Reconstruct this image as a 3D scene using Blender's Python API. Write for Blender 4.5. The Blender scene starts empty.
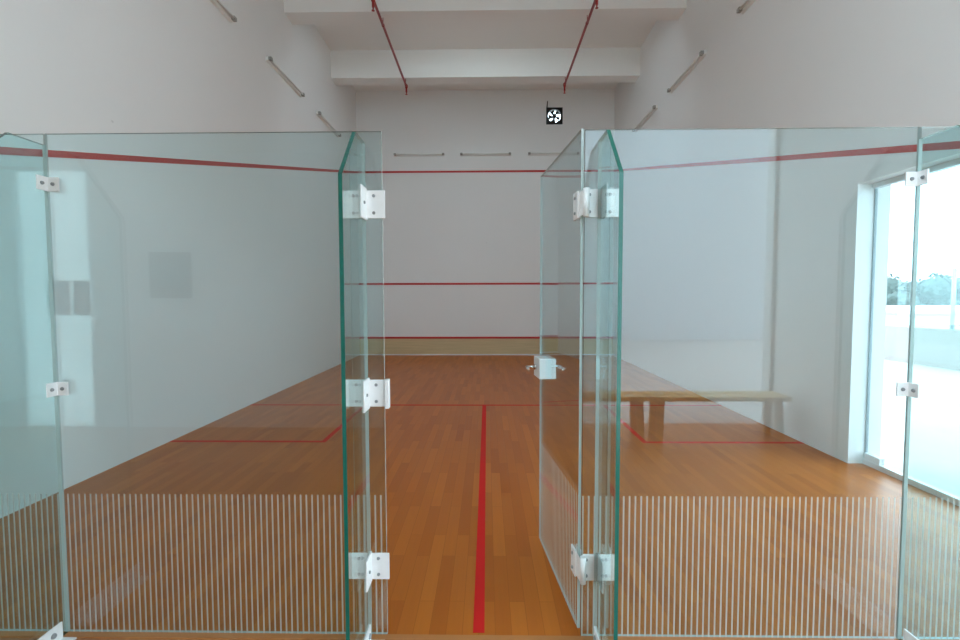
import bpy, bmesh, math, random
from mathutils import Vector, Matrix

random.seed(7)
S = bpy.context.scene
COL = S.collection

# ------------------------------------------------------------------ camera
cd = bpy.data.cameras.new('camera')
cam = bpy.data.objects.new('camera', cd)
COL.objects.link(cam)
cd.sensor_width = 36.0
cd.lens = 462.0 / 960.0 * 36.0
cd.clip_start = 0.02
cd.clip_end = 500
CAM = Vector((0.038, -1.925, 1.461))
cam.matrix_world = (Matrix.Translation(CAM) @ Matrix.Rotation(0.0151, 4, 'Z')
                    @ Matrix.Rotation(math.pi / 2 - 0.0488, 4, 'X') @ Matrix.Rotation(-0.0023, 4, 'Z'))
S.camera = cam

# ------------------------------------------------------------------ world
W = bpy.data.worlds.new('overcast_sky')
S.world = W
W.use_nodes = True
bg = W.node_tree.nodes['Background']
bg.inputs[0].default_value = (0.70, 0.885, 1.0, 1)
bg.inputs[1].default_value = 8.8


def portal(name, loc, rot, sx, sy):
    l = bpy.data.lights.new(name, 'AREA')
    l.shape = 'RECTANGLE'
    l.size, l.size_y = sx, sy
    l.cycles.is_portal = True
    o = bpy.data.objects.new(name, l)
    o.location, o.rotation_euler = loc, rot
    COL.objects.link(o)


# guides for sampling the daylight that comes in through the openings, some of them added for light
portal('daylight_portal', (3.50, 1.23, 1.21), (0, math.pi / 2, 0), 2.42, 1.76)
portal('lobby_side_portal', (3.50, -1.3, 1.21), (0, math.pi / 2, 0), 2.42, 1.4)
portal('added_window_portal', (0, -3.40, 5.03), (math.pi / 2, 0, 0), 2.8, 2.85)
portal('added_end_portal', (-6.62, -1.7, 1.95), (0, -math.pi / 2, 0), 1.9, 2.5)
portal('added_roof_light_portal', (0, 6.315, 6.80), (0, 0, 0), 2.6, 0.53)
portal('bench_side_portal', (2.1, -3.40, 1.65), (math.pi / 2, 0, 0), 2.1, 3.3)

vs = S.view_settings
vs.view_transform = 'Standard'
vs.look = 'None'
vs.gamma = 1
vs.use_curve_mapping = False
vs.exposure = 0.07
cy = S.cycles
cy.max_bounces = 14
cy.diffuse_bounces = 8
cy.glossy_bounces = 6
cy.transparent_max_bounces = 40
cy.caustics_reflective = False
cy.caustics_refractive = False
cy.sample_clamp_indirect = 8


# ------------------------------------------------------------------ materials
def new_mat(name):
    m = bpy.data.materials.new(name)
    m.use_nodes = True
    nt = m.node_tree
    return m, nt, nt.nodes, nt.links, nt.nodes['Principled BSDF'], nt.nodes['Material Output']


def plain(name, col, rough=0.5, metal=0.0, spec=0.5, bump=0.0, var=0.04, scale=12.0):
    m, nt, N, L, P, O = new_mat(name)
    P.inputs['Roughness'].default_value = rough
    P.inputs['Metallic'].default_value = metal
    P.inputs['Specular IOR Level'].default_value = spec
    tc = N.new('ShaderNodeTexCoord')
    nz = N.new('ShaderNodeTexNoise')
    nz.inputs['Scale'].default_value = scale
    nz.inputs['Detail'].default_value = 4
    L.new(tc.outputs['Object'], nz.inputs['Vector'])
    mx = N.new('ShaderNodeMix')
    mx.data_type = 'RGBA'
    mx.inputs['A'].default_value = tuple(c * (1 - var) for c in col) + (1,)
    mx.inputs['B'].default_value = tuple(min(1, c * (1 + var)) for c in col) + (1,)
    L.new(nz.outputs['Fac'], mx.inputs['Factor'])
    L.new(mx.outputs['Result'], P.inputs['Base Color'])
    if bump:
        b = N.new('ShaderNodeBump')
        b.inputs['Strength'].default_value = bump
        b.inputs['Distance'].default_value = 0.01
        L.new(nz.outputs['Fac'], b.inputs['Height'])
        L.new(b.outputs['Normal'], P.inputs['Normal'])
    return m


def wall_mat(name, col, marks=True):
    """painted plaster with a few grey ball marks"""
    m, nt, N, L, P, O = new_mat(name)
    P.inputs['Roughness'].default_value = 0.55
    P.inputs['Specular IOR Level'].default_value = 0.3
    tc = N.new('ShaderNodeTexCoord')
    nz = N.new('ShaderNodeTexNoise')
    nz.inputs['Scale'].default_value = 0.7
    nz.inputs['Detail'].default_value = 5
    L.new(tc.outputs['Object'], nz.inputs['Vector'])
    mx = N.new('ShaderNodeMix')
    mx.data_type = 'RGBA'
    mx.inputs['A'].default_value = tuple(c * 0.97 for c in col) + (1,)
    mx.inputs['B'].default_value = tuple(c * 1.02 for c in col) + (1,)
    L.new(nz.outputs['Fac'], mx.inputs['Factor'])
    out = mx.outputs['Result']
    if marks:
        vo = N.new('ShaderNodeTexVoronoi')
        vo.inputs['Scale'].default_value = 1.1
        L.new(tc.outputs['Object'], vo.inputs['Vector'])
        lt = N.new('ShaderNodeMath')
        lt.operation = 'LESS_THAN'
        lt.inputs[1].default_value = 0.028
        n2 = N.new('ShaderNodeTexNoise')
        n2.inputs['Scale'].default_value = 60
        L.new(tc.outputs['Object'], n2.inputs['Vector'])
        ad = N.new('ShaderNodeMath')
        ad.operation = 'MULTIPLY_ADD'
        L.new(n2.outputs['Fac'], ad.inputs[0])
        ad.inputs[1].default_value = 0.03
        L.new(vo.outputs['Distance'], ad.inputs[2])
        L.new(ad.outputs[0], lt.inputs[0])
        fa = N.new('ShaderNodeMath')
        fa.operation = 'MULTIPLY'
        L.new(lt.outputs[0], fa.inputs[0])
        fa.inputs[1].default_value = 0.22
        m2 = N.new('ShaderNodeMix')
        m2.data_type = 'RGBA'
        L.new(fa.outputs[0], m2.inputs['Factor'])
        L.new(out, m2.inputs['A'])
        m2.inputs['B'].default_value = (0.2, 0.2, 0.2, 1)
        out = m2.outputs['Result']
    L.new(out, P.inputs['Base Color'])
    b = N.new('ShaderNodeBump')
    b.inputs['Strength'].default_value = 0.08
    n3 = N.new('ShaderNodeTexNoise')
    n3.inputs['Scale'].default_value = 40
    L.new(tc.outputs['Object'], n3.inputs['Vector'])
    L.new(n3.outputs['Fac'], b.inputs['Height'])
    b.inputs['Distance'].default_value = 0.004
    L.new(b.outputs['Normal'], P.inputs['Normal'])
    return m


def floor_mat(name, c1, c2, c3):
    """narrow strip boards laid along the court"""
    m, nt, N, L, P, O = new_mat(name)
    P.inputs['Roughness'].default_value = 0.34
    P.inputs['Specular IOR Level'].default_value = 0.22
    tc = N.new('ShaderNodeTexCoord')
    mp = N.new('ShaderNodeMapping')
    mp.inputs['Rotation'].default_value = (0, 0, math.pi / 2)
    L.new(tc.outputs['Object'], mp.inputs['Vector'])
    br = N.new('ShaderNodeTexBrick')
    br.offset = 0.37
    br.offset_frequency = 2
    br.inputs['Color1'].default_value = c1 + (1,)
    br.inputs['Color2'].default_value = c2 + (1,)
    br.inputs['Mortar'].default_value = tuple(c * 0.72 for c in c1) + (1,)
    br.inputs['Scale'].default_value = 1.0
    br.inputs['Mortar Size'].default_value = 0.0012
    br.inputs['Mortar Smooth'].default_value = 0.3
    br.inputs['Brick Width'].default_value = 0.62
    br.inputs['Row Height'].default_value = 0.072
    L.new(mp.outputs['Vector'], br.inputs['Vector'])
    br2 = N.new('ShaderNodeTexBrick')
    br2.offset = 0.37
    br2.offset_frequency = 2
    for k, v in (('Color1', (0, 0, 0, 1)), ('Color2', (1, 1, 1, 1)), ('Mortar', (0.5, 0.5, 0.5, 1))):
        br2.inputs[k].default_value = v
    br2.inputs['Scale'].default_value = 1.0
    br2.inputs['Mortar Size'].default_value = 0.0
    br2.inputs['Brick Width'].default_value = 0.62
    br2.inputs['Row Height'].default_value = 0.072
    mp2 = N.new('ShaderNodeMapping')
    mp2.inputs['Rotation'].default_value = (0, 0, math.pi / 2)
    mp2.inputs['Location'].default_value = (0.62 * 37, 0.072 * 58, 0)
    L.new(tc.outputs['Object'], mp2.inputs['Vector'])
    L.new(mp2.outputs['Vector'], br2.inputs['Vector'])
    pw = N.new('ShaderNodeMath')
    pw.operation = 'POWER'
    L.new(br2.outputs['Color'], pw.inputs[0])
    pw.inputs[1].default_value = 2.5
    ml = N.new('ShaderNodeMath')
    ml.operation = 'MULTIPLY'
    L.new(pw.outputs[0], ml.inputs[0])
    ml.inputs[1].default_value = 0.75
    mx = N.new('ShaderNodeMix')
    mx.data_type = 'RGBA'
    L.new(ml.outputs[0], mx.inputs['Factor'])
    L.new(br.outputs['Color'], mx.inputs['A'])
    mx.inputs['B'].default_value = c3 + (1,)
    # grain
    nz = N.new('ShaderNodeTexNoise')
    nz.inputs['Scale'].default_value = 1.0
    nz.inputs['Detail'].default_value = 6
    mp3 = N.new('ShaderNodeMapping')
    mp3.inputs['Scale'].default_value = (60, 2.2, 10)
    L.new(tc.outputs['Object'], mp3.inputs['Vector'])
    L.new(mp3.outputs['Vector'], nz.inputs['Vector'])
    gr = N.new('ShaderNodeMix')
    gr.data_type = 'RGBA'
    gr.blend_type = 'MULTIPLY'
    gr.inputs['Factor'].default_value = 0.35
    L.new(mx.outputs['Result'], gr.inputs['A'])
    L.new(nz.outputs['Color'], gr.inputs['B'])
    rm = N.new('ShaderNodeMapRange')
    rm.inputs['To Min'].default_value = 0.75
    rm.inputs['To Max'].default_value = 1.25
    L.new(nz.outputs['Fac'], rm.inputs['Value'])
    L.new(rm.outputs['Result'], gr.inputs['B'])
    L.new(gr.outputs['Result'], P.inputs['Base Color'])
    r2 = N.new('ShaderNodeMapRange')
    r2.inputs['To Min'].default_value = 0.27
    r2.inputs['To Max'].default_value = 0.42
    L.new(nz.outputs['Fac'], r2.inputs['Value'])
    L.new(r2.outputs['Result'], P.inputs['Roughness'])
    return m


def wood_mat(name, col, axis=0):
    m, nt, N, L, P, O = new_mat(name)
    P.inputs['Roughness'].default_value = 0.45
    tc = N.new('ShaderNodeTexCoord')
    mp = N.new('ShaderNodeMapping')
    s = [30, 30, 30]
    s[axis] = 1.6
    mp.inputs['Scale'].default_value = s
    nz = N.new('ShaderNodeTexNoise')
    nz.inputs['Scale'].default_value = 1
    nz.inputs['Detail'].default_value = 5
    L.new(tc.outputs['Object'], mp.inputs['Vector'])
    L.new(mp.outputs['Vector'], nz.inputs['Vector'])
    mx = N.new('ShaderNodeMix')
    mx.data_type = 'RGBA'
    mx.inputs['A'].default_value = tuple(c * 0.8 for c in col) + (1,)
    mx.inputs['B'].default_value = tuple(min(1, c * 1.15) for c in col) + (1,)
    L.new(nz.outputs['Fac'], mx.inputs['Factor'])
    L.new(mx.outputs['Result'], P.inputs['Base Color'])
    return m


GLASS_TINT = (0.88, 0.963, 0.975)


def glass_mat(name, tint=GLASS_TINT, stripes=False, smax=0.62):
    """clear sheet glass: tinted transmission with a Fresnel reflection at each face;
    optional printed frosted stripes on the foot of the sheet"""
    m, nt, N, L, P, O = new_mat(name)
    N.remove(P)
    tr = N.new('ShaderNodeBsdfTransparent')
    tr.inputs['Color'].default_value = tint + (1,)
    gl = N.new('ShaderNodeBsdfGlossy')
    gl.inputs['Roughness'].default_value = 0.0
    gl.inputs['Color'].default_value = (1, 1, 1, 1)
    lw = N.new('ShaderNodeLayerWeight')
    lw.inputs['Blend'].default_value = 0.5
    p5 = N.new('ShaderNodeMath')
    p5.operation = 'POWER'
    L.new(lw.outputs['Facing'], p5.inputs[0])
    p5.inputs[1].default_value = 5.0
    ma = N.new('ShaderNodeMath')
    ma.operation = 'MULTIPLY_ADD'
    L.new(p5.outputs[0], ma.inputs[0])
    ma.inputs[1].default_value = 0.955
    ma.inputs[2].default_value = 0.045
    mx = N.new('ShaderNodeMixShader')
    L.new(ma.outputs[0], mx.inputs[0])
    L.new(tr.outputs[0], mx.inputs[1])
    L.new(gl.outputs[0], mx.inputs[2])
    out = mx.outputs[0]
    if stripes:
        tc = N.new('ShaderNodeTexCoord')
        sp = N.new('ShaderNodeSeparateXYZ')
        L.new(tc.outputs['Object'], sp.inputs[0])
        dv = N.new('ShaderNodeMath')
        dv.operation = 'DIVIDE'
        L.new(sp.outputs['X'], dv.inputs[0])
        dv.inputs[1].default_value = 0.0246
        fr = N.new('ShaderNodeMath')
        fr.operation = 'FRACT'
        L.new(dv.outputs[0], fr.inputs[0])
        l1 = N.new('ShaderNodeMath')
        l1.operation = 'LESS_THAN'
        L.new(fr.outputs[0], l1.inputs[0])
        l1.inputs[1].default_value = 0.29
        l2 = N.new('ShaderNodeMath')
        l2.operation = 'LESS_THAN'
        L.new(sp.outputs['Z'], l2.inputs[0])
        l2.inputs[1].default_value = smax
        mu = N.new('ShaderNodeMath')
        mu.operation = 'MULTIPLY'
        L.new(l1.outputs[0], mu.inputs[0])
        L.new(l2.outputs[0], mu.inputs[1])
        m3 = N.new('ShaderNodeMath')
        m3.operation = 'MULTIPLY'
        L.new(mu.outputs[0], m3.inputs[0])
        m3.inputs[1].default_value = 0.55
        df = N.new('ShaderNodeBsdfDiffuse')
        df.inputs['Color'].default_value = (0.8, 0.8, 0.76, 1)
        tl = N.new('ShaderNodeBsdfTranslucent')
        tl.inputs['Color'].default_value = (0.8, 0.8, 0.76, 1)
        mf = N.new('ShaderNodeMixShader')
        mf.inputs[0].default_value = 0.45
        L.new(df.outputs[0], mf.inputs[1])
        L.new(tl.outputs[0], mf.inputs[2])
        ms = N.new('ShaderNodeMixShader')
        L.new(m3.outputs[0], ms.inputs[0])
        L.new(out, ms.inputs[1])
        L.new(mf.outputs[0], ms.inputs[2])
        out = ms.outputs[0]
    L.new(out, O.inputs['Surface'])
    return m


M_WALL = wall_mat('white_wall_paint', (0.83, 0.825, 0.81))
M_CEIL = wall_mat('white_ceiling_paint', (0.84, 0.83, 0.80), marks=False)
M_REVEAL = plain('white_reveal_paint', (0.74, 0.73, 0.72), 0.5)
M_FLOOR = floor_mat('strip_wood_floor', (0.45, 0.120, 0.013), (0.52, 0.15, 0.019), (0.36, 0.086, 0.008))
M_LOBBY_FLOOR = plain('brown_lobby_floor', (0.36, 0.15, 0.06), 0.4)
M_RED = plain('red_line_paint', (0.50, 0.022, 0.018), 0.5)
M_REDTAPE = plain('red_floor_line_paint', (0.62, 0.014, 0.012), 0.6, spec=0.2)
M_REDPIPE = plain('red_pipe_paint', (0.36, 0.03, 0.025), 0.4)
M_TIN = wood_mat('cream_tin_board', (0.62, 0.48, 0.27), 0)
M_GLASS = glass_mat('clear_sheet_glass')
M_FINGLASS = glass_mat('fin_sheet_glass', (0.84, 0.945, 0.945))
M_PRINT = glass_mat('striped_sheet_glass', stripes=True)
M_EDGE = plain('green_glass_edge', (0.006, 0.125, 0.095), 0.15, var=0.1)
M_EDGE_PALE = plain('pale_glass_edge', (0.45, 0.52, 0.50), 0.25)
M_WINGLASS = glass_mat('window_glass', (0.83, 0.845, 0.85))
M_STEEL = plain('brushed_steel_plate', (0.93, 0.93, 0.93), 0.35, metal=0.1, var=0.03, scale=40)
M_BOLT = plain('steel_bolt', (0.30, 0.31, 0.32), 0.4, metal=0.2)
M_CHROME = plain('chrome', (0.75, 0.76, 0.78), 0.12, metal=1.0)
M_ALU = plain('grey_aluminium', (0.78, 0.80, 0.82), 0.35, metal=0.2)
M_GASKET = plain('grey_gasket', (0.30, 0.36, 0.38), 0.6)
M_LAMPBODY = plain('lamp_enamel', (0.80, 0.80, 0.76), 0.4)
M_TUBE = plain('unlit_tube', (0.74, 0.74, 0.70), 0.3)
M_CAP = plain('lamp_end_plastic', (0.33, 0.33, 0.30), 0.5)
M_BLACK = plain('black_fan_metal', (0.012, 0.012, 0.013), 0.5)
M_BENCH = wood_mat('honey_bench_wood', (0.86, 0.55, 0.17), 0)
M_LEG = wood_mat('brown_bench_leg', (0.50, 0.28, 0.10), 2)
M_TERRACE = plain('pale_terrace_concrete', (0.54, 0.49, 0.46), 0.8, var=0.12, scale=1.2)
M_PARAPET = plain('grey_parapet_paint', (0.40, 0.305, 0.28), 0.8)
M_WHITEOUT = plain('white_building_paint', (0.8, 0.8, 0.8), 0.7)
M_POLE = plain('pale_pole_paint', (0.40, 0.43, 0.44), 0.5)
M_LEAF = plain('tree_leaves', (0.085, 0.105, 0.09), 0.8, var=0.5, scale=6)
M_BARK = plain('tree_bark', (0.10, 0.07, 0.05), 0.9, var=0.2)
M_NOTICE = plain('dark_notice_board', (0.05, 0.055, 0.06), 0.6)
M_PAPER = plain('grey_notice_sheet', (0.10, 0.11, 0.12), 0.7)


def frosted():
    m, nt, N, L, P, O = new_mat('frosted_door_glass')
    N.remove(P)
    df = N.new('ShaderNodeBsdfDiffuse')
    tl = N.new('ShaderNodeBsdfTranslucent')
    for s in (df, tl):
        s.inputs['Color'].default_value = (0.95, 0.95, 0.93, 1)
    mx = N.new('ShaderNodeMixShader')
    mx.inputs[0].default_value = 0.85
    L.new(df.outputs[0], mx.inputs[1])
    L.new(tl.outputs[0], mx.inputs[2])
    L.new(mx.outputs[0], O.inputs['Surface'])
    return m


M_FROST = frosted()


# ------------------------------------------------------------------ mesh helpers
def box(bm, x0, x1, y0, y1, z0, z1, bevel=0.0, mi=0):
    vs_ = [bm.verts.new(p) for p in
           ((x0, y0, z0), (x1, y0, z0), (x1, y1, z0), (x0, y1, z0),
            (x0, y0, z1), (x1, y0, z1), (x1, y1, z1), (x0, y1, z1))]
    fs = [bm.faces.new([vs_[i] for i in f]) for f in
          ((3, 2, 1, 0), (4, 5, 6, 7), (0, 1, 5, 4), (1, 2, 6, 5), (2, 3, 7, 6), (3, 0, 4, 7))]
    for f in fs:
        f.material_index = mi
    if bevel:
        es = list({e for f in fs for e in f.edges})
        bmesh.ops.bevel(bm, geom=es, offset=bevel, segments=2, profile=0.5, affect='EDGES')
    return fs


def prism(bm, pts, axis, a0, a1, mi=0):
    """extrude a 2D outline along an axis; pts in the other two axes, in order"""
    def P(u, v, a):
        p = [u, v]
        p.insert(axis, a)
        return tuple(p)
    A = [bm.verts.new(P(u, v, a0)) for u, v in pts]
    B = [bm.verts.new(P(u, v, a1)) for u, v in pts]
    n = len(pts)
    caps = [bm.faces.new(A), bm.faces.new(B[::-1])]
    sides = [bm.faces.new((A[i], B[i], B[(i + 1) % n], A[(i + 1) % n])) for i in range(n)]
    for f in caps + sides:
        f.material_index = mi
    bmesh.ops.recalc_face_normals(bm, faces=caps + sides)
    return caps, sides


def tube(bm, a, b, r0, r1=None, seg=14, cap=True):
    a, b = Vector(a), Vector(b)
    r1 = r0 if r1 is None else r1
    d = (b - a).normalized()
    u = d.cross(Vector((0, 0, 1)))
    if u.length < 1e-4:
        u = Vector((1, 0, 0))
    u.normalize()
    v = d.cross(u)
    A, B = [], []
    for i in range(seg):
        t = 2 * math.pi * i / seg
        o = u * math.cos(t) + v * math.sin(t)
        A.append(bm.verts.new(a + o * r0))
        B.append(bm.verts.new(b + o * r1))
    fs = []
    for i in range(seg):
        f = bm.faces.new((A[i], A[(i + 1) % seg], B[(i + 1) % seg], B[i]))
        f.smooth = True
        fs.append(f)
    if cap:
        fs.append(bm.faces.new(A[::-1]))
        fs.append(bm.faces.new(B))
    bmesh.ops.recalc_face_normals(bm, faces=fs)


def obj(name, bm, mats, parent=None, loc=None, rot=None):
    me = bpy.data.meshes.new(name)
    bm.to_mesh(me)
    bm.free()
    for m in (mats if isinstance(mats, (list, tuple)) else [mats]):
        me.materials.append(m)
    o = bpy.data.objects.new(name, me)
    COL.objects.link(o)
    if parent:
        o.parent = parent
    if loc:
        o.location = loc
    if rot:
        o.rotation_euler = rot
    return o


def one(name, mats, parent, *boxes, bevel=0.0):
    bm = bmesh.new()
    for b in boxes:
        box(bm, *b, bevel=bevel)
    return obj(name, bm, mats, parent)


def tag(o, label, cat, group=None):
    o['label'] = label
    o['category'] = cat
    if group:
        o['group'] = group
    return o


def thing(name, label, cat, loc=(0, 0, 0), rz=0.0, group=None):
    o = bpy.data.objects.new(name, None)
    o.empty_display_size = 0.1
    COL.objects.link(o)
    o.location = loc
    o.rotation_euler = (0, 0, rz)
    return tag(o, label, cat, group)


def struct(name, bm, mats):
    o = obj(name, bm, mats)
    o['kind'] = 'structure'
    return o


def dup(root, loc, rz, label):
    r = root.copy()
    COL.objects.link(r)
    r.location = loc
    r.rotation_euler = (0, 0, rz)
    r['label'] = label
    for ch in list(root.children):
        c = ch.copy()
        COL.objects.link(c)
        c.parent = r
        for g in list(ch.children):
            d = g.copy()
            COL.objects.link(d)
            d.parent = c
    return r


# ------------------------------------------------------------------ dimensions
HW = 3.2          # half width of the court
LEN = 9.75        # glass wall (y = 0) to front wall
CEIL = 6.58
BEAM = 6.02
LOB = -3.185      # wall behind the camera
LOBX = -6.4       # far left end of the lobby
LROOF = CEIL
LP0, LP1 = -2.0, -0.6   # opening in the corridor's right wall
OP0, OP1, OPZ = 0.35, 2.11, 2.42   # opening in the right wall
WT = 0.28         # its wall thickness

# ------------------------------------------------------------------ setting
bm = bmesh.new()
box(bm, -HW - 0.2, HW + WT, 0.0, LEN + 0.25, -0.15, 0.0)
floor = struct('floor', bm, M_FLOOR)
# floor markings, painted on the boards
LT = 0.001
one('half_court_line', M_REDTAPE, floor, (-0.025, 0.025, 0.02, 4.26, 0, LT))
one('short_line', M_REDTAPE, floor, (-HW, HW, 4.26, 4.31, 0, LT))
for s in (-1, 1):
    bm = bmesh.new()
    a, b = sorted((s * HW, s * 1.6))
    box(bm, a, b, 2.66, 2.71, 0, LT)
    a, b = sorted((s * 1.6, s * 1.65))
    box(bm, a, b, 2.71, 4.26, 0, LT)
    obj('service_box_line', bm, M_REDTAPE, floor)

bm = bmesh.new()
box(bm, LOBX, HW + WT, LOB - 0.2, 0.0, -0.15, 0.0)
struct('floor_lobby', bm, M_LOBBY_FLOOR)

bm = bmesh.new()
box(bm, -HW - 0.2, -HW, 0.0, LEN, 0, CEIL)
wl = struct('wall_left', bm, M_WALL)

bm = bmesh.new()
box(bm, HW, HW + WT, LOB - 0.2, LP0, 0, CEIL)
box(bm, HW, HW + WT, LP0, LP1, OPZ, CEIL)
box(bm, HW, HW + WT, LP1, OP0, 0, CEIL)
box(bm, HW, HW + WT, OP0, OP1, OPZ, CEIL)
box(bm, HW, HW + WT, OP1, LEN, 0, CEIL)
bmesh.ops.remove_doubles(bm, verts=bm.verts[:], dist=1e-5)
wr = struct('wall_right', bm, [M_WALL, M_REVEAL])
for p in wr.data.polygons:      # the reveals of the opening are painted a cleaner white
    c = p.center
    if HW + 0.01 < c.x < HW + WT - 0.01 and OP0 - 0.01 <= c.y <= OP1 + 0.01 and 0 < c.z <= OPZ + 0.01:
        p.material_index = 1

# front wall with the square hole of the fan
FX, FZ, FS = 1.71, 5.93, 0.19
bm = bmesh.new()
for b in ((-HW - 0.2, FX - FS, 0, CEIL), (FX + FS, HW + WT, 0, CEIL), (FX - FS, FX + FS, 0, FZ - FS), (FX - FS, FX + FS, FZ + FS, CEIL)):
    box(bm, b[0], b[1], LEN, LEN + 0.25, b[2], b[3])
wf = struct('wall_front', bm, M_WALL)
one('service_line', M_RED, wf, (-HW, HW, LEN - 0.002, LEN, 1.78, 1.83))
one('out_line', M_RED, wf, (-HW, HW, LEN - 0.002, LEN, 4.57, 4.62))

# sloping out lines of the side walls
for s, w in ((-1, wl), (1, wr)):
    bm = bmesh.new()
    x0, x1 = sorted((s * HW, s * (HW - 0.002)))
    prism(bm, [(0.0, 2.13), (LEN, 4.57), (LEN, 4.622), (0.0, 2.182)], 0, x0, x1)
    obj('out_line', bm, M_RED, w)

bm = bmesh.new()
RX, RY0, RY1 = 1.3, 6.05, 6.58     # unseen roof light behind a beam, added to brighten the far end
for b in ((-HW - 0.2, HW + WT, 0.0, RY0), (-HW - 0.2, HW + WT, RY1, LEN + 0.25), (-HW - 0.2, -RX, RY0, RY1), (RX, HW + WT, RY0, RY1)):
    box(bm, b[0], b[1], b[2], b[3], CEIL, CEIL + 0.2)
ce = struct('ceiling', bm, M_CEIL)
for y in (7.87, 5.65, 3.43, 1.21):
    one('beam', M_CEIL, ce, (-HW, HW, y, y + 0.33, BEAM, CEIL))

# the corridor the camera stands in: an added shading canopy at left, high windows added for light and
# a wide opening behind the bench in its back wall
bm = bmesh.new()
box(bm, LOBX, -HW - 0.2, -0.2, 0.0, 0, LROOF)
struct('wall_beside_court', bm, M_WALL)
bm = bmesh.new()
box(bm, LOBX, 0.2, LOB, -0.2, 3.05, 3.2)  # unseen canopy, added to shade the left lobby wall
box(bm, LOBX, HW + WT, LOB - 0.2, 0.0, CEIL, CEIL + 0.2)
struct('ceiling_lobby_and_added_canopy', bm, M_CEIL)
DX0, DX1, DZ = -5.25, -4.37, 2.93      # frosted door
BX0, BX1, BZ = 1.05, 3.16, 3.3         # opening behind the bench
CX, CZ0, CZ1 = 1.5, 3.6, 6.45           # unseen high window band, added to light the court
bm = bmesh.new()
for x0, x1, z0, z1 in ((LOBX, DX0, 0, CZ0), (DX0, DX1, DZ, CZ0), (DX1, BX0, 0, CZ0), (BX0, BX1, BZ, CZ0), (BX1, HW, 0, CZ0),
                       (LOBX, -CX, CZ0, CZ1), (CX, HW, CZ0, CZ1), (LOBX, HW, CZ1, CEIL)):
    box(bm, x0, x1, LOB - 0.08, LOB, z0, z1)
struct('wall_back', bm, M_WALL)
bm = bmesh.new()
for y0, y1, z0, z1 in ((LOB - 0.2, -2.95, 0, 2.9), (-0.45, 0.0, 0, 2.9), (LOB - 0.2, 0.0, 2.9, LROOF), (-2.95, -0.45, 0, 1.0)):
    box(bm, LOBX - 0.2, LOBX, y0, y1, z0, z1)      # unseen opening added here to brighten the left of the corridor
struct('wall_lobby_end', bm, M_WALL)
bm = bmesh.new()
box(bm, DX0, DX1, LOB - 0.06, LOB - 0.03, 0, DZ)
dr = struct('door_1', bm, M_FROST)
one('door_frame', M_ALU, dr, (DX0, DX0 + 0.05, LOB - 0.07, LOB - 0.01, 0, DZ), (DX1 - 0.05, DX1, LOB - 0.07, LOB - 0.01, 0, DZ),
    (DX0 + 0.05, DX1 - 0.05, LOB - 0.07, LOB - 0.01, DZ - 0.05, DZ))

# glazing of the opening in the right wall
bm = bmesh.new()
GX = 3.345
fs = box(bm, GX, GX + 0.012, OP0 + 0.01, OP1 - 0.01, 0.045, OPZ - 0.04)
win = struct('window_1', bm, M_WINGLASS)
one('window_frame', M_ALU, win, (GX - 0.02, GX + 0.03, OP0, OP1, 0, 0.045), (GX - 0.02, GX + 0.03, OP0, OP1, OPZ - 0.04, OPZ))
one('gasket', M_GASKET, win, (GX - 0.004, GX + 0.016, OP1 - 0.012, OP1, 0.045, OPZ - 0.04), (GX - 0.004, GX + 0.016, OP0, OP0 + 0.012, 0.045, OPZ - 0.04))
one('patch_fitting', M_ALU, win, (GX - 0.015, GX + 0.027, OP1 - 0.17, OP1 - 0.012, 0.045, 0.10))

# threshold strip along the glass wall
bm = bmesh.new()
box(bm, -HW, HW, -0.032, 0.0, 0.0, 0.006)
struct('trim_1', bm, plain('threshold_wood', (0.44, 0.17, 0.05), 0.4))

# ------------------------------------------------------------------ tin along the front wall
t = thing('tin_board', 'cream wooden tin board with a red top rail along the foot of the front wall', 'board', (0, LEN, 0))
one('board', M_TIN, t, (-HW + 0.005, HW - 0.005, -0.03, -0.001, 0.03, 0.42))
one('top_rail', M_RED, t, (-HW + 0.005, HW - 0.005, -0.045, -0.001, 0.42, 0.47), bevel=0.006)
one('base_strip', M_REVEAL, t, (-HW + 0.005, HW - 0.005, -0.034, -0.001, 0.0, 0.03))

# ------------------------------------------------------------------ glass back wall
GT = 0.012   # sheet thickness, the sheets stand between y = 0 and y = GT
GB, GH = 0.006, 2.144
JX = (-1.80, 1.79)        # joints of the side sheets
LJ, RJ = -0.395, 0.440     # edges of the doorway


def sheet(x0, x1, label):
    bm = bmesh.new()
    fs = box(bm, 0, x1 - x0, 0, GT, GB, GH)
    for f in fs:
        n = f.normal if f.normal.length else f.calc_center_median()
        f.normal_update()
        if abs(f.normal.y) < 0.5:
            f.material_index = 3 if x0 == RJ and f.normal.x < -0.5 else 1
        elif f.normal.y > 0.5:
            f.material_index = 2
    o = obj('glass_partition', bm, [M_PRINT, M_EDGE_PALE, M_GLASS, M_EDGE], None, (x0, 0, 0))
    return tag(o, label, 'glass partition', 'glass wall panels')


sheet(-HW + 0.006, JX[0] - 0.003, 'clear glass wall panel against the left wall, outermost on the left')
sheet(JX[0] + 0.003, LJ, 'wide clear glass wall panel just left of the doorway, striped near the floor')
sheet(RJ, JX[1] - 0.003, 'wide clear glass wall panel just right of the doorway, striped near the floor')
sheet(JX[1] + 0.003, HW - 0.006, 'clear glass wall panel in front of the daylit opening, outermost on the right')


def bolt(parent, p, axis, s=1, r=0.007, h=0.005):
    q = list(p)
    q[axis] += h * s
    bm = bmesh.new()
    tube(bm, p, q, r, r * 0.8, 10)
    return obj('bolt', bm, M_BOLT, parent)


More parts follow.
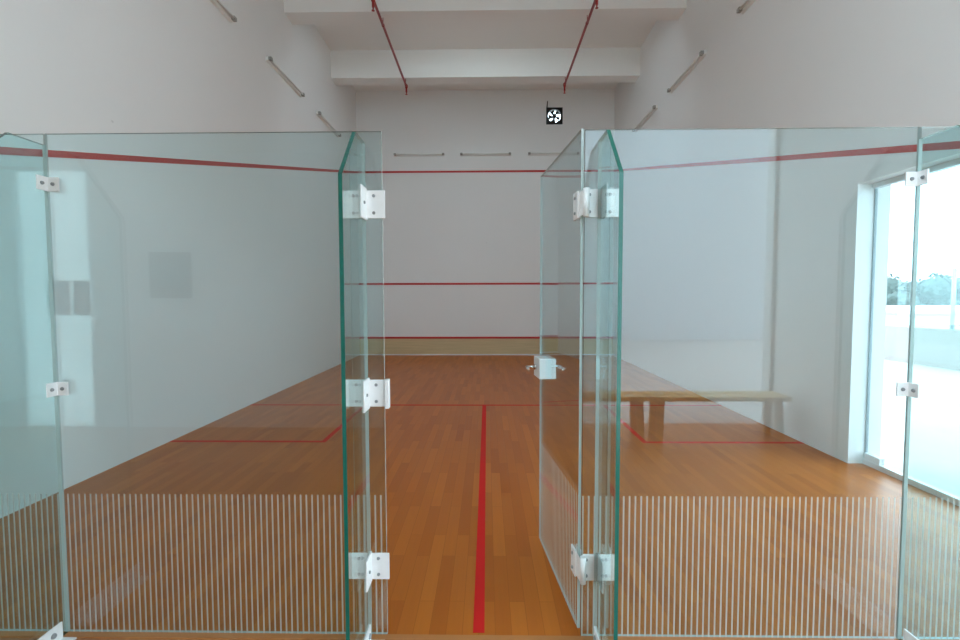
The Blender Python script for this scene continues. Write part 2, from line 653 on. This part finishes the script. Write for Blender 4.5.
def fin(x, depth, label, inner, door):
    """upright glass fin standing square to the wall on the viewer's side, top corner cut off.
    inner = +1 when its doorway side is +x"""
    t = thing('glass_fin', label, 'glass fin', (x, 0, 0), group='glass fins')
    ft = 0.015
    bm = bmesh.new()
    top = 2.096
    cut = 0.205 if door else 0.235
    flat = depth * (0.42 if door else 0.39)
    caps, sides = prism(bm, [(-0.001, GB), (-0.001, top), (-flat, top), (-depth, top - cut), (-depth, GB)], 0, -ft / 2, ft / 2)
    for f in sides:
        c = f.calc_center_median()
        f.material_index = 2 if c.y > -0.01 or c.z > top - 0.001 else 1
    obj('sheet', bm, [M_FINGLASS, M_EDGE, M_EDGE_PALE], t)
    e = ft / 2
    # base angle along the foot
    s = inner
    bm = bmesh.new()
    x0, x1 = sorted((s * e, s * (e + 0.006)))
    box(bm, x0, x1, -depth - 0.02, -0.034, 0.0, 0.075)
    x0, x1 = sorted((s * e, s * (e + 0.065)))
    box(bm, x0, x1, -depth - 0.02, -0.034, 0.0, 0.006)
    ba = obj('base_angle', bm, M_STEEL, t)
    for q in (0.2, 0.5, 0.8):
        bolt(ba, (s * (e + 0.006), -depth * q, 0.042), 0, s, 0.012, 0.007)
    if door:
        for z in (1.845, 1.06, 0.312):
            if door == 'hinge' and z == 1.06:
                continue
            h = 0.057
            # bracket = one mesh: plates either side of the fin and the two flanges gripping it
            bm = bmesh.new()
            for q in (-1, 1):
                a, b = sorted((q * e, q * (0.056 if door == 'hinge' and q == inner else 0.088)))
                box(bm, a, b, -0.0075, -0.001, z - h, z + h, bevel=0.0012)
            box(bm, e, e + 0.006, -0.085, -0.001, z - h - 0.008, z + h + 0.008, bevel=0.0012)
            if door == 'strike' and z == 1.06:
                box(bm, 0.083, 0.100, -0.03, -0.001, z - h - 0.004, z + h + 0.004, bevel=0.002)
            br = obj('bracket', bm, M_STEEL, t)
            for q in (-1, 1):
                for dz in (-0.035, 0.035):
                    bolt(br, (q * 0.042, -0.0075, z + dz), 1, -1)
            bolt(br, (e + 0.006, -0.05, z), 0, 1)
    else:
        for z in (1.935, 1.078):
            bm = bmesh.new()
            a, b = sorted((s * e, s * 0.058))
            box(bm, a, b, -0.008, -0.001, z - 0.029, z + 0.029, bevel=0.0012)
            a, b = sorted((s * e, s * (e + 0.007)))
            box(bm, a, b, -0.052, -0.001, z - 0.029, z + 0.029, bevel=0.0012)
            br = obj('bracket', bm, M_STEEL, t)
            bolt(br, (s * 0.036, -0.008, z), 1, -1, 0.008)
            bolt(br, (s * (e + 0.007), -0.033, z), 0, s, 0.008)
    return t


fin(JX[0], 0.385, 'glass fin bracing the far left panel joint, with a slim steel base angle', 1, None)
fin(-0.47, 0.31, 'green edged glass fin on the left of the doorway, gripped by three steel brackets', 1, 'strike')
fin(0.50, 0.31, 'green edged glass fin on the right of the doorway, gripped by two steel brackets', -1, 'hinge')
fin(JX[1], 0.385, 'glass fin bracing the far right panel joint before the daylit opening', -1, None)

# ------------------------------------------------------------------ glass door, swung into the court
DW = 0.755
FREE = Vector((0.352, 0.75))
HINGE = Vector((RJ - 0.0085, 0.008))
rz = math.atan2(FREE.y - HINGE.y, FREE.x - HINGE.x)
d = thing('glass_door', 'open frameless glass door with a white lock box, swung into the court', 'door', (HINGE.x, HINGE.y, 0), rz)
bm = bmesh.new()
fs = box(bm, 0.0, DW, -0.006, 0.006, 0.035, GH + 0.006)
for f in fs:
    f.normal_update()
    if abs(f.normal.y) < 0.5:
        f.material_index = 1
    elif f.normal.y < -0.5:
        f.material_index = 2
obj('pane', bm, [M_PRINT, M_EDGE_PALE, M_GLASS], d)
bm = bmesh.new()
box(bm, DW - 0.145, DW + 0.004, -0.054, 0.040, 1.008, 1.122, bevel=0.004)
lk = obj('lock_box', bm, M_STEEL, d)
bm = bmesh.new()
tube(bm, (DW - 0.06, -0.054, 1.066), (DW - 0.06, -0.066, 1.066), 0.016)
tube(bm, (DW - 0.06, 0.040, 1.066), (DW - 0.06, 0.052, 1.066), 0.016)
obj('keyhole_rose', bm, M_CHROME, lk)
for s in (-1, 1):
    bm = bmesh.new()
    tube(bm, (DW - 0.06, s * 0.039, 1.066), (DW - 0.06, s * 0.095, 1.066), 0.008)
    tube(bm, (DW - 0.052, s * 0.092, 1.066), (DW - 0.135, s * 0.098, 1.060), 0.008)
    obj('lever_handle', bm, M_CHROME, d)
for z in (1.845, 0.312):
    bm = bmesh.new()
    for s in (-1, 1):
        a, b = sorted((s * 0.006, s * 0.016))
        box(bm, 0.012, 0.075, a, b, z - 0.057, z + 0.057, bevel=0.003)
    tube(bm, (-0.034, -0.006, z - 0.057), (-0.034, -0.006, z + 0.057), 0.013)
    box(bm, -0.034, 0.02, 0.006, 0.0075, z - 0.05, z + 0.05)
    hg = obj('hinge', bm, M_STEEL, d)
    for s in (-1, 1):
        for q in (-0.032, 0.032):
            bolt(hg, (0.045, s * 0.016, z + q), 1, s)

# ------------------------------------------------------------------ unlit tube lamps high on the walls
def lamp(label, loc, rz):
    t = thing('wall_lamp', label, 'lamp', loc, rz, 'tube lamps on the court walls')
    L_ = 1.25
    # the wall is at local y = 0, the fixture sticks out to -y
    bm = bmesh.new()
    prism(bm, [(-0.001, -0.035), (-0.001, 0.035), (-0.035, 0.028), (-0.042, 0.018), (-0.042, -0.018), (-0.035, -0.028)], 0, -L_ / 2, L_ / 2)
    obj('body', bm, M_LAMPBODY, t)
    bm = bmesh.new()
    tube(bm, (-L_ / 2 + 0.05, -0.066, 0), (L_ / 2 - 0.05, -0.066, 0), 0.015)
    obj('tube', bm, M_TUBE, t)
    for s in (-1, 1):
        a, b = sorted((s * (L_ / 2 - 0.055), s * (L_ / 2 + 0.004)))
        one('end_cap', M_CAP, t, (a, b, -0.086, -0.04, -0.024, 0.024), bevel=0.004)
    return t


LZ = 4.98
l0 = lamp('unlit tube lamp on the front wall, leftmost of three above the red line', (-1.64, LEN, LZ + 0.03), 0)
dup(l0, (0.01, LEN, LZ + 0.03), 0, 'unlit tube lamp on the front wall, middle of three above the red line')
dup(l0, (1.69, LEN, LZ + 0.03), 0, 'unlit tube lamp on the front wall below the black fan, right of the row')
names = ('nearest to the viewer', 'middle of the three', 'farthest, next to the front corner')
for q, (y, n) in enumerate(zip((3.42, 5.60, 7.60), names)):
    dup(l0, (-HW, y, LZ - 0.01), math.pi / 2, 'unlit tube lamp on the left side wall, ' + n)
for q, (y, n) in enumerate(zip((3.36, 5.56, 7.45), names)):
    dup(l0, (HW, y, LZ - 0.01), -math.pi / 2, 'unlit tube lamp on the right side wall, ' + n)

# ------------------------------------------------------------------ red sprinkler pipes under the beams
def pipe(x, label):
    PZ = 5.90
    t = thing('sprinkler_pipe', label, 'pipe', (x, 0, PZ), group='sprinkler pipes')
    r = 0.021
    bm = bmesh.new()
    tube(bm, (0, 0.0, 0), (0, 8.0, 0), r)
    obj('pipe', bm, M_REDPIPE, t)
    for y in (8.0, 5.15, 2.3):
        bm = bmesh.new()
        tube(bm, (0, y, 0.024), (0, y, -0.12), 0.019)
        tube(bm, (0, y, -0.03), (0, y, 0.03), 0.029)
        hd = obj('drop', bm, M_REDPIPE, t)
        bm = bmesh.new()
        tube(bm, (0, y, -0.12), (0, y, -0.165), 0.013, 0.009)
        tube(bm, (0, y, -0.165), (0, y, -0.169), 0.024)
        obj('sprinkler_head', bm, M_REDPIPE, hd)
    for y in (8.035 - 0.12, 5.815, 3.595, 1.375):
        bm = bmesh.new()
        tube(bm, (0, y, r), (0, y, BEAM - PZ), 0.006)
        tube(bm, (0, y - 0.012, 0), (0, y + 0.012, 0), r + 0.004)
        obj('hanger', bm, M_REDPIPE, t)


pipe(-1.65, 'thin red sprinkler pipe hung below the ceiling beams, left of the pair')
pipe(1.67, 'thin red sprinkler pipe hung below the ceiling beams, right of the pair')

# ------------------------------------------------------------------ exhaust fan in the front wall
t = thing('exhaust_fan', 'small black square exhaust fan high on the front wall, daylight between its blades', 'fan', (FX, LEN, FZ))
bm = bmesh.new()
n = 32
R = 0.158
ring = [bm.verts.new((R * math.cos(2 * math.pi * i / n), -0.03, R * math.sin(2 * math.pi * i / n))) for i in range(n)]
ring2 = [bm.verts.new((R * math.cos(2 * math.pi * i / n), 0.05, R * math.sin(2 * math.pi * i / n))) for i in range(n)]


def sq(a, y, h=0.20):
    c, s_ = math.cos(a), math.sin(a)
    k = h / max(abs(c), abs(s_))
    return (c * k, y, s_ * k)


ou = [bm.verts.new(sq(2 * math.pi * i / n, -0.03)) for i in range(n)]
ou2 = [bm.verts.new(sq(2 * math.pi * i / n, -0.001)) for i in range(n)]
for i in range(n):
    j = (i + 1) % n
    bm.faces.new((ring[i], ring[j], ou[j], ou[i]))
    bm.faces.new((ring[j], ring[i], ring2[i], ring2[j]))
    bm.faces.new((ou[i], ou[j], ou2[j], ou2[i]))
bmesh.ops.recalc_face_normals(bm, faces=bm.faces[:])
obj('frame', bm, M_BLACK, t)
bm = bmesh.new()
tube(bm, (0, -0.02, 0), (0, 0.05, 0), 0.052, seg=20)
obj('hub', bm, M_BLACK, t)
for k in range(5):
    bm = bmesh.new()
    a0 = 2 * math.pi * k / 5 + math.pi / 2 + 0.63
    V = []
    for j in range(7):
        q = j / 6
        rr = 0.03 + 0.128 * q
        w = 0.40 + 0.03 * q
        sw = -0.25 * q
        for e_, yy in ((-w, -0.006), (w, 0.022)):
            for th in (0, 0.003):
                a = a0 + sw + e_
                V.append(bm.verts.new((rr * math.cos(a), yy + th, rr * math.sin(a))))
    for j in range(6):
        b = j * 4
        f = lambda *ix: bm.faces.new([V[b + i] for i in ix])
        f(0, 2, 6, 4); f(1, 5, 7, 3); f(0, 4, 5, 1); f(2, 3, 7, 6)
    bmesh.ops.recalc_face_normals(bm, faces=bm.faces[:])
    obj('blade', bm, M_BLACK, t)
bm = bmesh.new()
tube(bm, (-0.185, -0.012, 0.19), (-0.17, -0.012, 0.36), 0.012)
obj('cable', bm, M_BLACK, t)

# ------------------------------------------------------------------ benches along the lobby wall (seen mirrored in the glass)
def bench(x0, x1, label):
    t = thing('bench', label, 'bench', ((x0 + x1) / 2, LOB + 0.36, 0), group='wooden benches')
    h = (x1 - x0) / 2
    one('seat', M_BENCH, t, (-h, h, -0.155, -0.005, 0.415, 0.46), (-h, h, 0.005, 0.155, 0.415, 0.46), bevel=0.004)
    for sx in (-1, 1):
        for sy in (-1, 1):
            bm = bmesh.new()
            xa = sx * (h - 0.10)
            ya = sy * 0.085
            A = [bm.verts.new((xa + i * 0.038, ya + j * 0.02, 0.415)) for i, j in ((-1, -1), (1, -1), (1, 1), (-1, 1))]
            xb = xa + sx * 0.02
            B = [bm.verts.new((xb + i * 0.03, ya + sy * 0.03 + j * 0.02, 0.0)) for i, j in ((-1, -1), (1, -1), (1, 1), (-1, 1))]
            bm.faces.new(A)
            bm.faces.new(B[::-1])
            for i in range(4):
                bm.faces.new((A[i], A[(i + 1) % 4], B[(i + 1) % 4], B[i]))
            bmesh.ops.recalc_face_normals(bm, faces=bm.faces[:])
            obj('leg', bm, M_LEG, t)
    return t


bench(1.70, 3.08, 'honey wooden bench mirrored in the right glass panel, its end near the wall corner')
bench(0.42, 1.68, 'honey wooden bench mirrored beside the right door fin, left of the other bench')

tag(one('notice_board', M_NOTICE, None, (-3.71, -3.25, LOB + 0.001, LOB + 0.03, 1.46, 1.97), bevel=0.004),
    'dark square notice board faintly mirrored in the middle of the left glass panel', 'notice board')
a = tag(one('notice_sheet', M_PAPER, None, (-4.92, -4.66, LOB - 0.0295, LOB - 0.0255, 1.27, 1.66)),
        'grey notice sheet on the frosted door, left of two mirrored in the glass', 'notice', 'notices on the frosted door')
a = tag(one('notice_sheet', M_PAPER, None, (-4.63, -4.37 - 0.052, LOB - 0.0295, LOB - 0.0255, 1.27, 1.66)),
        'grey notice sheet on the frosted door, right of two mirrored in the glass', 'notice', 'notices on the frosted door')

# ------------------------------------------------------------------ outside the opening
bm = bmesh.new()
box(bm, HW + WT, 9.4, -14, 40, -0.16, -0.02)
box(bm, -7.5, HW + WT, -14, LOB - 0.2, -0.16, -0.02)
box(bm, 9.4, 14, -14, -5, -0.16, -0.02)
struct('floor_terrace', bm, M_TERRACE)
bm = bmesh.new()
box(bm, -7.5, 14, -14.2, -14, -0.16, 8.0)
struct('wall_terrace_back', bm, plain('grey_terrace_wall', (0.58, 0.58, 0.60), 0.8))
bm = bmesh.new()
box(bm, HW + WT, 4.55, -3.3, 4.0, 2.78, 2.93)  # unseen overhang, added to cut daylight on the floor by the opening
struct('added_shade_eave', bm, M_WHITEOUT)
bm = bmesh.new()
box(bm, 9.4, 9.6, -5, 40, -0.16, 0.78)
struct('wall_terrace', bm, M_PARAPET)
bm = bmesh.new()
box(bm, -120, 160, -120, 200, -6.2, -6.0)
struct('ground', bm, plain('distant_ground', (0.30, 0.32, 0.28), 0.9, var=0.2, scale=0.2))

t = thing('pole', 'thin pale pole standing on the terrace parapet outside the opening', 'pole', (9.5, 7.6, 0.78))
bm = bmesh.new()
tube(bm, (0, 0, 0), (0, 0, 1.25), 0.035)
obj('shaft', bm, M_POLE, t)
one('foot_plate', M_POLE, t, (-0.08, 0.08, -0.08, 0.08, 0.0, 0.012))

t = thing('building', 'long low white flat roofed building beyond the terrace parapet', 'building', (30, 26, -6))
one('wall', M_WHITEOUT, t, (-10, 14, -6, 6, 0, 6.65))
one('roof', M_WHITEOUT, t, (-10.2, 14.2, -6.2, 6.2, 6.65, 6.8))


def tree(x, y, h, r, label, seed):
    rnd = random.Random(seed)
    t = thing('tree', label, 'tree', (x, y, -6), group='trees beyond the terrace')
    bm = bmesh.new()
    tube(bm, (0, 0, 0), (0.2, 0.1, h * 0.6), 0.3, 0.16, 9)
    for k in range(4):
        a = rnd.uniform(0, 6.28)
        tube(bm, (0.15, 0.08, h * 0.45), (math.cos(a) * r * 0.5, math.sin(a) * r * 0.5, h * 0.7), 0.12, 0.05, 7)
    obj('trunk', bm, M_BARK, t)
    bm = bmesh.new()
    # leaf clumps over a lobed crown
    lobes = []
    for k in range(11):
        a, q = rnd.uniform(0, 6.28), rnd.uniform(0, 0.62) * r
        lobes.append((Vector((math.cos(a) * q, math.sin(a) * q, h * rnd.uniform(0.5, 0.82))), r * rnd.uniform(0.36, 0.5)))
    for c, rr in lobes:
        for k in range(150):
            v = Vector((rnd.gauss(0, 1), rnd.gauss(0, 1), rnd.gauss(0, 1))).normalized()
            p = c + v * rr * rnd.uniform(0.75, 1.08)
            s = rnd.uniform(0.22, 0.42)
            u = Vector((rnd.gauss(0, 1), rnd.gauss(0, 1), rnd.gauss(0, 1))).normalized()
            w = (u.cross(v) if u.cross(v).length > 0.1 else v.orthogonal()).normalized()
            u = w.cross(v + u * 0.5).normalized()
            bm.faces.new([bm.verts.new(p + u * s), bm.verts.new(p + w * s * 0.7), bm.verts.new(p - u * s), bm.verts.new(p - w * s * 0.7)])
        bmesh.ops.create_icosphere(bm, subdivisions=2, radius=rr * 0.8, matrix=Matrix.Translation(c))
    obj('crown', bm, M_LEAF, t)


WORDS = ('first', 'second', 'third', 'fourth', 'fifth', 'sixth', 'seventh')
for i, wd in enumerate(WORDS):
    far = i % 2
    dist = (58, 73)[far]
    tree(dist * (0.76 + 0.083 * i), dist - 1.9, (10.1, 10.7)[far] + 0.35 * ((i * 5) % 3), 4.8,
         'hazy green tree beyond the white building, %s from the left of the tree line' % wd, 40 + i)
